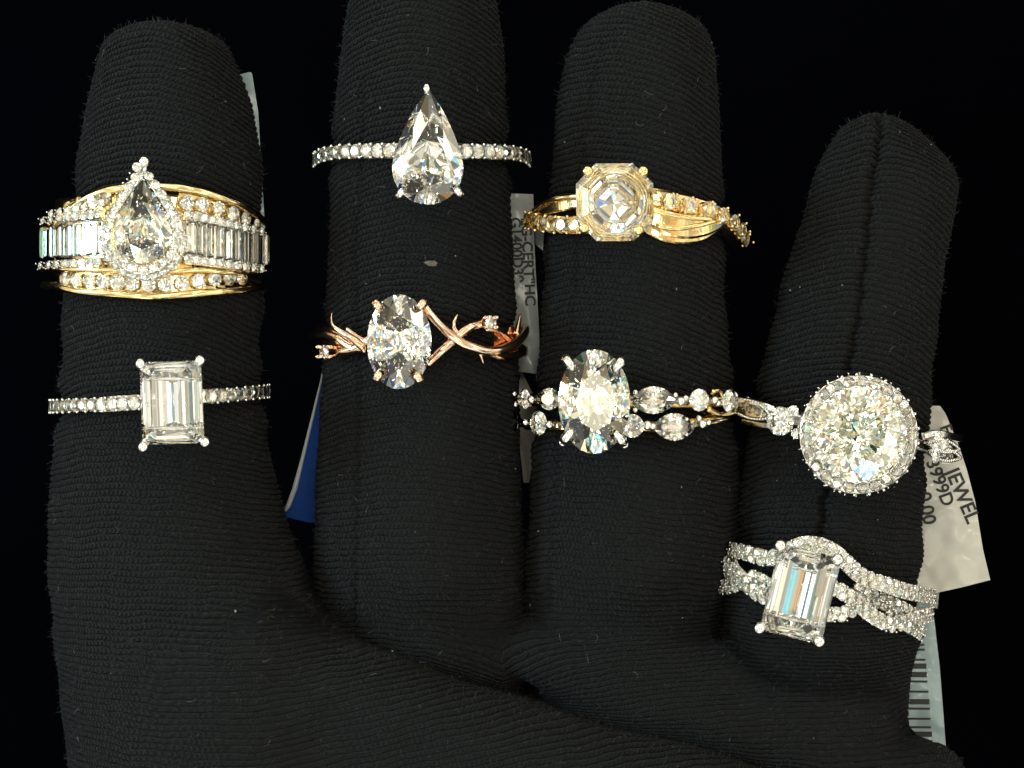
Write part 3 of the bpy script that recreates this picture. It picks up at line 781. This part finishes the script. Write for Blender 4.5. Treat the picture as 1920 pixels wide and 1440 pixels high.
# ================================================================ R4 rose gold twig ring
r = Ring('diamond_ring', 'B', (592, 632), (975, 640), 'rose gold twig ring with thorns and an oval diamond, middle finger')
gm = MB(); zt = r.zc+r.rz
def vine(ring, mb, P, r0, r1, lift=.05, extra=None):
    C = spline(P, 8); pts = []; n_ = len(C)
    for i, c_ in enumerate(C):
        l_ = lift if extra is None else lift+extra*sin(pi*i/(n_-1))
        p, _ = ring.on(c_[0], c_[1], l_); pts.append(p)
    mb.tube(pts, [r0+(r1-r0)*i/(n_-1) for i in range(n_)], 8)
vine(r, gm, [(795, 575), (812, 600), (838, 630), (865, 648), (900, 659), (935, 650), (960, 630), (972, 615)], .045, .050, .07, .10)
vine(r, gm, [(812, 598), (836, 628), (866, 652), (905, 664)], .035, .035, .04, .08)
vine(r, gm, [(800, 682), (822, 660), (848, 634), (872, 614), (897, 606)], .050, .045, .06, .06)
vine(r, gm, [(842, 640), (870, 618), (893, 610)], .03, .03, .10)
vine(r, gm, [(905, 618), (930, 622), (950, 640), (973, 655)], .02, .05, .05)
vine(r, gm, [(900, 659), (940, 668), (973, 662)], .05, .05, .05)
vine(r, gm, [(852, 628), (845, 612), (848, 598), (852, 590)], .032, .004, .10)
vine(r, gm, [(885, 653), (892, 666), (897, 682)], .036, .003, .09)
vine(r, gm, [(958, 628), (962, 608), (965, 590)], .04, .01, .06)
vine(r, gm, [(690, 652), (668, 632), (650, 618), (643, 610), (638, 598), (634, 586)], .045, .004, .08, .06)
vine(r, gm, [(700, 645), (680, 635), (655, 616)], .035, .025, .05)
vine(r, gm, [(696, 636), (668, 654), (640, 660)], .045, .045, .04)
vine(r, gm, [(594, 634), (612, 628), (635, 634), (660, 650), (690, 655)], .065, .045, .03)
pts, nr = r.path([(592, 632), (640, 640)]); gm.strip(pts, nr, .14, .06, .02)
pts, nr = r.path([(925, 640), (975, 640)]); gm.strip(pts, nr, .16, .06, .02)
r.shank(gm, .11, .09, lift=.02)
for px, py in ((903, 605), (630, 660)):
    p, n_ = r.on(px, py, .15)
    for q in range(4):
        a = pi/4+q*pi/2; gm.tube([p+Vector((cos(a), sin(a), 0))*.05-n_*.12, p+Vector((cos(a), sin(a), 0))*.072+n_*.02], [.02, .018], 6); gm.ball(p+Vector((cos(a), sin(a), 0))*.068+n_*.025, .02, 6, 5)
gm.build('band', ROSE, r.root)
spots(r, [(903, 605), (630, 660)], 13.5, .15, 'accent_diamond')
zc_ = zt+.46
big(r, brilliant(LN(60.5, zc_), LN(89, zc_), extra=1, pd=.78), 748.5, 641, zc_, -1, (3, 4), GEM)
basket(r, ROSE, ell(at(748, 641, zc_), LN(59, zc_), LN(87, zc_)), zc_, .34, at(748, 641, zt-.05))
for px, py in ((706, 570), (792, 569), (707, 708), (785, 710)):
    dx, dy = (748-px), (py-641); v_ = Vector((dx, dy, 0)).normalized()*.07
    claw(r, ROSE, at(px, py, zc_+.03), at(748+(px-748)*.6, 641+(py-641)*.6, zt), .050, inward=v_, ball=.045)

# ================================================================ R5 yellow gold asscher
r = Ring('diamond_ring', 'C', (993, 415), (1388, 425), 'yellow gold twisted ring with a square step-cut octagonal diamond, upper ring finger')
gm = MB(); zt = r.zc+r.rz
pts, nr = r.path([(993, 412), (1040, 421), (1090, 422), (1130, 416)]); gm.strip(pts, nr, .085, .13, .03)
pave(r, gm, *r.path([(993, 412), (1040, 421), (1090, 422)]), 15.5, lift=.06, off=.03, step=.14, beadr=.22, bo=.95)
pr = [(1190, 372), (1225, 372), (1270, 379), (1310, 389), (1345, 403), (1368, 420), (1382, 438), (1388, 458)]
pts, nr = r.path(pr); gm.strip(pts, nr, .095, .14, .06)
spots(r, [(1250, 379), (1284, 386), (1318, 394), (1344, 405), (1363, 418), (1375, 433), (1381, 448)], 15.5, .10, 'accent_diamond', gm)
for q in ((1233, 377), (1267, 381), (1301, 390), (1332, 398), (1354, 411), (1371, 426)):
    p, n_ = r.on(q[0], q[1], .1)
    for s2 in (-.075, .075): gm.ball(p+Vector((s2*-.3, s2, 0)), .020, 6, 5)
def ribbon(ring, mb, P, w0, w1, lift, th=.06):
    C = spline(P, 8); pts = []; nr_ = []; n_ = len(C)
    for c_ in C:
        p, nn = ring.on(c_[0], c_[1], lift); pts.append(p); nr_.append(nn)
    mb.strip(pts, nr_, [w0+(w1-w0)*sin(pi*i/(n_-1)) for i in range(n_)], th)
ribbon(r, gm, [(1205, 400), (1240, 418), (1285, 424), (1330, 418), (1358, 408)], .03, .13, .07, .08)
vine(r, gm, [(1215, 392), (1250, 402), (1290, 410), (1325, 412)], .03, .02, .10)
vine(r, gm, [(1228, 424), (1262, 430), (1300, 424), (1330, 416)], .028, .02, .10)
ribbon(r, gm, [(1200, 425), (1250, 440), (1310, 440), (1350, 425)], .02, .08, .02, .05)
vine(r, gm, [(1000, 402), (1025, 382), (1055, 372), (1095, 368)], .02, .03, .05)
ribbon(r, gm, [(1010, 400), (1045, 385), (1085, 382)], .03, .07, .02, .05)
r.shank(gm, .08, .10)
gm.build('band', YELLOW, r.root)
zc_ = zt+.46; a_ = LN(73, zc_)
asm = step_cut(a_, a_, a_*.52, [(0, 0), (.14, .13), (.28, .22), (.42, .27)], [(0, .05), (.25, .37), (.50, .63), (.76, .87), (.985, 1.04)])
big(r, asm, 1153, 379, zc_, 1, (-2, 5), GEM)
basket(r, YELLOW, ell(at(1153, 379, zc_), a_*.98, a_*.98, 0, 16), zc_, .36, at(1153, 385, zt-.05))
for px, py in ((1102, 321), (1206, 321), (1095, 427), (1197, 431)):
    claw(r, YELLOW, at(px, py, zc_+.05), at(1153+(px-1153)*.6, 379+(py-379)*.6, zt), .042, ball=.054)

# ================================================================ R6a oval engagement ring with marquise shoulders
r = Ring('diamond_ring', 'C', (974, 752), (1392, 752), 'white and yellow metal ring with big oval diamond and marquise shoulder stone, lower ring finger')
wm = MB(); gm = MB(); zt = r.zc+r.rz
pts, nr = r.path([(974, 748), (1100, 752), (1250, 753), (1392, 752)], full=True); gm.strip(pts, nr, .055, .12, .0); wm.strip(pts, nr, .022, .05, .05); r.shank(gm, .055, .10)
def stone(ring, mesh_, px, py, sx, sy, lift=.13, name='side_diamond', rot=0):
    p, n_ = ring.on(px, py, lift); t_ = Vector((cos(R(rot)), sin(R(rot)), 0))
    k = (D-p.z)/D/S; return put(name, mesh_, ring.root, frame(p, n_, t_, (sx*k, sy*k, min(sx, sy)*k)))
stone(r, ROUND, 980, 748, 20, 20); stone(r, ROUND, 1003, 748, 20, 20); stone(r, MARQ, 1045, 748, 30, 34)
stone(r, MARQ, 1221, 750, 43, 43); stone(r, ROUND, 1297, 750, 21, 21, .15); stone(r, ROUND, 1350, 752, 24, 22, .14)
for px, py, rr_ in ((990, 738, 6), (1018, 749, 8), (1266, 752, 9), (1274, 746, 6), (1322, 750, 8), (1328, 756, 6), (1190, 735, 5), (1190, 768, 5), (1257, 740, 5), (1376, 750, 8), (992, 758, 6)):
    p, n_ = r.on(px, py, .15); wm.ball(p, rr_/S, 10, 8)
vine(r, gm, [(1325, 735), (1338, 732), (1345, 745)], .03, .015, .08); vine(r, gm, [(1322, 766), (1345, 778), (1372, 772)], .03, .03, .04)
gm.build('band', YELLOW, r.root); wm.build('shoulder_setting', WHITE, r.root)
zc_ = zt+.52
big(r, brilliant(LN(68, zc_), LN(98, zc_), extra=1, pd=.86), 1114.5, 753, zc_, 0, (2, 5), GEMW)
basket(r, WHITE, ell(at(1114, 753, zc_), LN(66, zc_), LN(95, zc_)), zc_, .42, at(1114, 753, zt-.05))
for px, py in ((1064, 676), (1163, 679), (1061, 822), (1165, 826)):
    v_ = Vector((1114-px, py-753, 0)).normalized()*.11
    claw(r, WHITE, at(px, py, zc_+.03), at(1114+(px-1114)*.6, 753+(py-753)*.6, zt), .050, inward=v_)
    if py > 800: claw(r, WHITE, at(px+(px-1114)*.12, py+8, zc_-.12), at(px, py-10, zt), .035, ball=.04, name='prong')
# ================================================================ R6b matching wedding band
r = Ring('wedding_band', 'C', (978, 797), (1376, 792), 'thin band of spaced round and marquise stones under the oval diamond ring', 'wedding band')
wm = MB(); gm = MB()
pts, nr = r.path([(978, 797), (1100, 799), (1255, 800), (1310, 792), (1376, 780)], full=True); gm.strip(pts, nr, .05, .12, .0); wm.strip(pts[:-14], nr[:-14], .022, .05, .05); r.shank(gm, .05, .10, yr=at(1376, 780, r.zc).y)
vine(r, gm, [(1305, 792), (1330, 786), (1360, 779)], .035, .03, .03)
for args in ((ROUND, 988, 791, 22, 22), (ROUND, 1027, 793, 23, 23), (ROUND, 1085, 797, 20, 20), (ROUND, 1184, 798, 22, 22), (MARQ, 1255, 800, 42, 43)): stone(r, *args)
for px, py, rr_ in ((1009, 792, 7), (1048, 796, 8), (1209, 797, 9), (1218, 799, 7), (1300, 795, 9), (1310, 792, 6), (1254, 822, 6), (1254, 779, 5), (1294, 784, 6), (976, 800, 5), (1236, 790, 4), (1274, 786, 4), (1274, 814, 4), (1236, 812, 4)):
    p, n_ = r.on(px, py, .15); wm.ball(p, rr_/S, 10, 8)
gm.build('band', YELLOW, r.root); wm.build('stone_setting', WHITE, r.root)

# ================================================================ R7 round halo ring on the little finger
r = Ring('diamond_ring', 'D', (1372, 757), (1788, 858), 'white metal ring with a very wide round halo diamond and beaded leaf shoulders, little finger')
wm = MB(); zt = r.zc+r.rz; om = MB()
# left leaf shoulder
pts, nr = r.path([(1378, 757), (1450, 778), (1520, 795), (1612, 815), (1700, 826), (1790, 850)], full=True); om.strip(pts, nr, .06, .12, .0); r.shank(om, .06, .1)
def leaf(ring, mbo, mbw, P0, P1, wpx, n_=5, name='accent_diamond'):
    """marquise leaf: bead-edged frame with small stones inside"""
    cb = [ring.on(P0[0]+(P1[0]-P0[0])*i/12, P0[1]+(P1[1]-P0[1])*i/12, .08) for i in range(13)]
    mbo.strip([c_[0] for c_ in cb], [c_[1] for c_ in cb], [max(.01, wpx/S*.95*sin(pi*i/12)**.8) for i in range(13)], .05)
    for q in (-1, 1):
        C = []
        for i in range(17):
            f = i/16; bx = P0[0]+(P1[0]-P0[0])*f; by = P0[1]+(P1[1]-P0[1])*f
            nx_, ny_ = -(P1[1]-P0[1]), (P1[0]-P0[0]); l_ = sqrt(nx_*nx_+ny_*ny_)
            o_ = q*wpx*sin(pi*f)**.8; C.append((bx+nx_/l_*o_, by+ny_/l_*o_))
        pts_ = [ring.on(c_[0], c_[1], .10)[0] for c_ in C]
        mbo.tube(pts_, .022, 6)
        ll = sum((b-a).length for a, b in zip(pts_[:-1], pts_[1:]))
        for (p, _, _) in resample(pts_, pts_, .034): mbw.ball(p+Vector((0, 0, .018)), .0165, 6, 5)
    for i in range(n_):
        f = (i+1)/(n_+1); px = P0[0]+(P1[0]-P0[0])*f; py = P0[1]+(P1[1]-P0[1])*f
        p, nn = ring.on(px, py, .08); rr_ = (5.5+3*sin(pi*f))/S
        put(name, ROUND, ring.root, frame(p, nn, (1, random.random(), 0), rr_))
        for s2 in (-1, 1): mbw.ball(p+Vector((rr_*.8, s2*rr_*.8, .02)), .012, 5, 4)
leaf(r, om, wm, (1380, 752), (1455, 782), 16, 5)
wm.strip(*r.path([(1385, 748), (1420, 752), (1462, 768)]), .028, .05, .12); wm.strip(*r.path([(1400, 790), (1430, 796), (1462, 802)]), .028, .05, .06)
leaf(r, om, wm, (1728, 830), (1780, 842), 11, 3); leaf(r, om, wm, (1730, 846), (1782, 858), 11, 3)
wm.strip(*r.path([(1722, 818), (1745, 812), (1785, 822)]), .035, .05, .10)
om.build('band', OXID, r.root)
stone(r, ROUND, 1478, 789, 27, 27, .22)
spots(r, [(1500, 770), (1505, 812), (1728, 818), (1726, 838), (1724, 856), (1738, 832)], 10, .25, 'shoulder_diamond', wm)
zc_ = zt+.42; c0 = at(1611, 815, zc_)
big(r, brilliant(LN(88, zc_), LN(88, zc_), extra=1, pd=.80, table=.56), 1611, 815, zc_+.08, 11, (-3, -2.5), GEMW)
halo(r, wm, c0, ell(c0, LN(99, zc_), LN(101, zc_), 0, 40), 25, 12.0, zc_+.01, tiltout=.45)
halo(r, wm, c0, ell(c0, LN(106, zc_), LN(109, zc_), 0, 40), 34, 7, zc_-.09, tiltout=1.4)
for k, z2 in ((104, -.06), (88, -.03), (92, -.12), (70, -.22)): wm.tube([v_+Vector((0, 0, z2)) for v_ in ell(c0, LN(k, zc_), LN(k, zc_), 0, 40)], .05, 8, closed=True)
wm.tube([Vector((c0.x, c0.y, zc_-.42)), Vector((c0.x, c0.y, zt-.03))], [.3, .35], 12)
wm.build('halo_setting', WHITE, r.root)
for px, py in ((1557, 728), (1696, 758), (1529, 876), (1662, 898)):
    claw(r, WHITE, at(px, py, zc_+.12), at(px, py, zc_-.1), .045, ball=.050)
for px, py in ((1562, 752), (1668, 756), (1556, 866), (1667, 873)):
    claw(r, WHITE, at(px, py, zc_+.15), at(px, py, zc_-.1), .03, ball=.030)

# ================================================================ R8a contour band
r = Ring('wedding_band', 'D', (1350, 1020), (1737, 1118), 'curved diamond pave band arching over the top of the slanted emerald-cut ring', 'wedding band')
wm = MB()
P8 = [(1350, 1012), (1372, 1026), (1410, 1036), (1445, 1046), (1475, 1036), (1500, 1022), (1530, 1020), (1560, 1032), (1585, 1055), (1612, 1080), (1650, 1094), (1690, 1108), (1737, 1118)]
pts, nr = r.path(P8, full=True); wm.strip(pts, nr, .078, .10, .07); r.shank(wm, .07, .10, yl=at(1350, 1012, 0).y, yr=at(1737, 1118, 0).y)
pave(r, wm, pts, nr, 8.2, rows=2, rowgap=14, lift=.09, step=.094, off=.02, beadr=.27, bo=.72)
wm.build('band', WHITE, r.root)
# ================================================================ R8b twisted emerald cut ring
r = Ring('diamond_ring', 'D', (1335, 1062), (1735, 1172), 'white metal braided pave ring with a slanted emerald-cut diamond, base of little finger')
wm = MB(); zt = r.zc+r.rz
for P_, l_ in (([(1345, 1048), (1372, 1056), (1400, 1085), (1428, 1112), (1460, 1120), (1500, 1100), (1550, 1098), (1590, 1118), (1625, 1150), (1662, 1170), (1700, 1160), (1735, 1150)], .06),
               ([(1335, 1082), (1362, 1100), (1395, 1092), (1415, 1082), (1450, 1100), (1500, 1130), (1545, 1148), (1580, 1150), (1612, 1132), (1650, 1128), (1690, 1165), (1722, 1190)], .03),
               ([(1335, 1062), (1365, 1075), (1395, 1100), (1430, 1122)], .0), ([(1600, 1105), (1640, 1122), (1680, 1138), (1725, 1162)], .02)):
    pts, nr = r.path(P_); wm.strip(pts, nr, .066, .09, l_)
    pave(r, wm, pts, nr, 8.3 if l_>.01 else 8.5, rows=2 if l_ > .01 else 1, rowgap=13, lift=l_+.02, step=.100, off=.02, beadr=.27, bo=.72)
r.shank(wm, .10, .10)
wm.build('band', WHITE, r.root)
zc_ = zt+.56
em2 = step_cut(LN(59, zc_), LN(84, zc_), LN(13), EMER_C, EMER_P, ke=.66)
big(r, em2, 1501, 1114, zc_, -13, (3, -5.5), GEM)
ol = [at(px, py, zc_) for px, py in ((1468, 1027), (1574, 1052), (1536, 1200), (1428, 1176))]; ol2 = []
for i in range(4):
    for f in range(6): ol2.append(ol[i].lerp(ol[(i+1) % 4], f/6))
basket(r, WHITE, ol2, zc_, .42, at(1501, 1114, zt-.05))
for px, py in ((1463, 1023), (1571, 1049), (1536, 1203), (1424, 1178)):
    claw(r, WHITE, at(px, py, zc_+.06), at(1501+(px-1501)*.6, 1114+(py-1114)*.6, zt), .055, ball=.058)

# ---------------------------------------------------------------- price tags
def sheet(name, P, z_, mat, label, cat, th=.02, tilt=(0, 0), ctr=None, group='price tags hanging off the rings', bend=0.0):
    cx_ = sum(p[0] for p in P)/len(P); cy_ = sum(p[1] for p in P)/len(P); c_ = at(cx_, cy_, z_)
    root = thing(name, c_, label, cat, group); root.rotation_euler = (R(tilt[0]), R(tilt[1]), 0)
    bm = bmesh.new(); vs_ = [bm.verts.new(at(px, py, z_)-c_) for px, py in P]
    f = bm.faces.new(vs_)
    if f.normal.z < 0: f.normal_flip()
    bm.normal_update()
    if f.normal.z < 0: bmesh.ops.reverse_faces(bm, faces=[f])
    r_ = bmesh.ops.extrude_face_region(bm, geom=[f]); 
    bmesh.ops.translate(bm, vec=(0, 0, -th), verts=[g_ for g_ in r_['geom'] if isinstance(g_, bmesh.types.BMVert)])
    bmesh.ops.recalc_face_normals(bm, faces=bm.faces)
    me_ = bpy.data.meshes.new('paper'); bm.to_mesh(me_); bm.free(); me_.materials.append(mat)
    o = bpy.data.objects.new('paper', me_); col.objects.link(o); o.parent = root
    return root, c_
def lettering(root, c_, text, px, py, z_, ang, size_px, sx=1.0, name='lettering'):
    cu = bpy.data.curves.new('t', 'FONT'); cu.body = text; cu.size = size_px/S*1.38; cu.extrude = .002; cu.offset = .004
    cu.align_x = 'LEFT'; cu.align_y = 'BOTTOM_BASELINE'
    to = bpy.data.objects.new('t', cu); col.objects.link(to); bpy.context.view_layer.update()
    me_ = bpy.data.meshes.new_from_object(to.evaluated_get(bpy.context.evaluated_depsgraph_get()))
    bpy.data.objects.remove(to); me_.materials.clear(); me_.materials.append(INK)
    o = bpy.data.objects.new(name, me_); col.objects.link(o); o.parent = root
    o.location = at(px, py, z_)-c_+Vector((0, 0, .003)); o.rotation_euler = (0, 0, R(ang)); o.scale = (sx, 1, 1)
    return o
# JEWEL tag
rt, c_ = sheet('price_tag', [(1700, 765), (1735, 760), (1762, 761), (1772, 775), (1798, 838), (1812, 880), (1828, 940), (1838, 1000), (1843, 1030), (1857, 1088), (1800, 1103), (1735, 1118), (1690, 1124)], -.35, PAPER,
               'cream paper price tag lettered JEWEL behind the wide round halo ring', 'price tag', tilt=(3, -4))
zz = -.35
lettering(rt, c_, 'JEWEL', 1772, 884, zz, -67, 28, 1.02)
lettering(rt, c_, '3999D', 1736, 866, zz, -69, 25, .98)
lettering(rt, c_, '0.00', 1722, 925, zz, -79, 25, 1.05)
lettering(rt, c_, 'F', 1762, 800, zz, -69, 22)
# barcode tag
def rounded(P, rr, n=5):
    out = []
    for i in range(len(P)):
        a, b, c2 = np.array(P[i-1], float), np.array(P[i], float), np.array(P[(i+1) % len(P)], float); q = rr[i]
        if q == 0: out.append(tuple(b)); continue
        u = b+(a-b)/np.linalg.norm(a-b)*q; v = b+(c2-b)/np.linalg.norm(c2-b)*q
        for k in range(n+1):
            t = k/n; out.append(tuple((1-t)**2*u+2*t*(1-t)*b+t*t*v))
    return out
rt, c_ = sheet('price_tag', rounded([(1640, 1110), (1745, 1108), (1762, 1250), (1778, 1445), (1640, 1452)], [0, 26, 0, 26, 0]), -.62, PAPERB,
               'pale blue tag with a black barcode hanging beside the base of the little finger', 'price tag', tilt=(1, 2))
bars = MB()
for y_, t_, xr in ((1184, 4, 1731), (1193, 5, 1732), (1208, 4, 1733), (1217, 4, 1734), (1236, 4, 1735), (1248, 10, 1737), (1264, 10, 1738), (1277, 4, 1739), (1296, 4, 1741), (1315, 10, 1743), (1328, 4, 1744), (1347, 4, 1745), (1363, 4, 1746), (1376, 10, 1748), (1392, 10, 1749), (1408, 4, 1750)):
    A_ = [at(1660, y_-t_/2, -.617)-c_, at(xr, y_-t_/2+1, -.617)-c_, at(xr, y_+t_/2+1, -.617)-c_, at(1660, y_+t_/2, -.617)-c_]
    bars.add(A_, [(0, 3, 2, 1)])
bo_ = bars.build('barcode', INK, None); bo_.parent = rt
# LG-CERT tag
rt, c_ = sheet('price_tag', [(930, 362), (1000, 364), (1003, 480), (1010, 600), (1014, 702), (968, 696), (935, 640)], -.30, PAPERD,
               'grey paper price tag lettered LG-CERT between the middle and ring fingers', 'price tag', tilt=(0, 3))
lettering(rt, c_, 'LG-CERT"HC', 977, 408, -.30, -87, 20, 1.06)
lettering(rt, c_, 'G1400D39', 957, 408, -.30, -87, 20, 1.0)
sheet('price_tag', rounded([(440, 142), (472, 134), (484, 210), (491, 330), (497, 430), (470, 432)], [6, 6, 0, 0, 0, 0]), -.25, PAPERB,
      'narrow pale blue tag edge standing behind the top of the left finger', 'price tag', tilt=(0, 6))
rt, c_ = sheet('price_tag', [(606, 690), (590, 760), (556, 915), (528, 968), (585, 981), (640, 975), (640, 700)], -.35, BLUE,
      'glossy blue tag with a white edge tucked behind the middle finger', 'price tag', tilt=(2, 6))
eg = MB(); eg.tube([at(x_, y_, -.34)-c_ for x_, y_ in ((610, 676), (600, 722), (585, 785), (567, 860), (553, 915), (541, 948), (528, 967))], [.012, .014, .018, .022, .03, .028, .01], 6)
ego = eg.build('white_edge', plain('white_card_edge', (.32, .35, .36), .4, .2), None); ego.parent = rt
sheet('price_tag', [(975, 690), (1010, 760), (1006, 830), (992, 905), (982, 905), (970, 800)], -.55, PAPER, 'sliver of cream tag hanging below the twin bands between middle and ring fingers', 'price tag')
sheet('price_tag', [(1003, 430), (1020, 434), (1018, 470), (1004, 458)], -.45, PAPERD, 'tiny grey tag corner below the pave end of the yellow gold twisted ring', 'price tag')
rt, c_ = sheet('price_tag', rounded([(1316, 800), (1352, 790), (1368, 796), (1364, 815), (1340, 822), (1318, 820)], [4]*6), -.2, BLUE, 'small dark blue tag corner between ring and little fingers', 'price tag')
rt, c_ = sheet('tag_loop', [(1733, 1108), (1762, 1104), (1758, 1142), (1744, 1136)], -.48, CLEAR, 'clear plastic tag fastener below the JEWEL tag', 'tag fastener', group=None)

# ---------------------------------------------------------------- gold flake and lint
fl = MB(); p = at(807, 494, ZC['B']+.90)
fl.add([p+Vector(v_)/S for v_ in ((-13, 2, 0), (-4, 5, 3), (8, 5, 4), (13, 1, 3), (10, -5, 3), (-2, -5, 4), (0, 0, 7))], [(0, 6, 1), (1, 6, 2), (2, 6, 3), (3, 6, 4), (4, 6, 5), (5, 6, 0)], False)
tag(fl.build('flake', plain('dull_gold_flake', (.08, .065, .04), .4, .3)), 'tiny dull gold flake lying on the middle finger between its two rings', 'flake')
s_ = rng.choice(np.where((GN[:, 2] > .2) & (GV[:, 1] > -3.95))[0], 120)
lo_ = fibres('lint', GV[s_], GN[s_], .02, .11, .0020, LINT, curl=1.6, lie=.9)
tag(lo_, 'pale lint hairs and specks scattered over the black glove', 'lint', kind='stuff')
sp_ = MB(); s_ = rng.choice(np.where((GN[:, 2] > .3) & (GV[:, 1] > -3.95))[0], 45)
for i in s_: sp_.ball(GV[i]+GN[i]*.022, random.uniform(.004, .010), 5, 4, (random.uniform(.5, 1.6), random.uniform(.5, 2), .6))
tag(sp_.build('dust_specks', LINT), 'tiny pale dust specks scattered over the black glove', 'dust', kind='stuff')
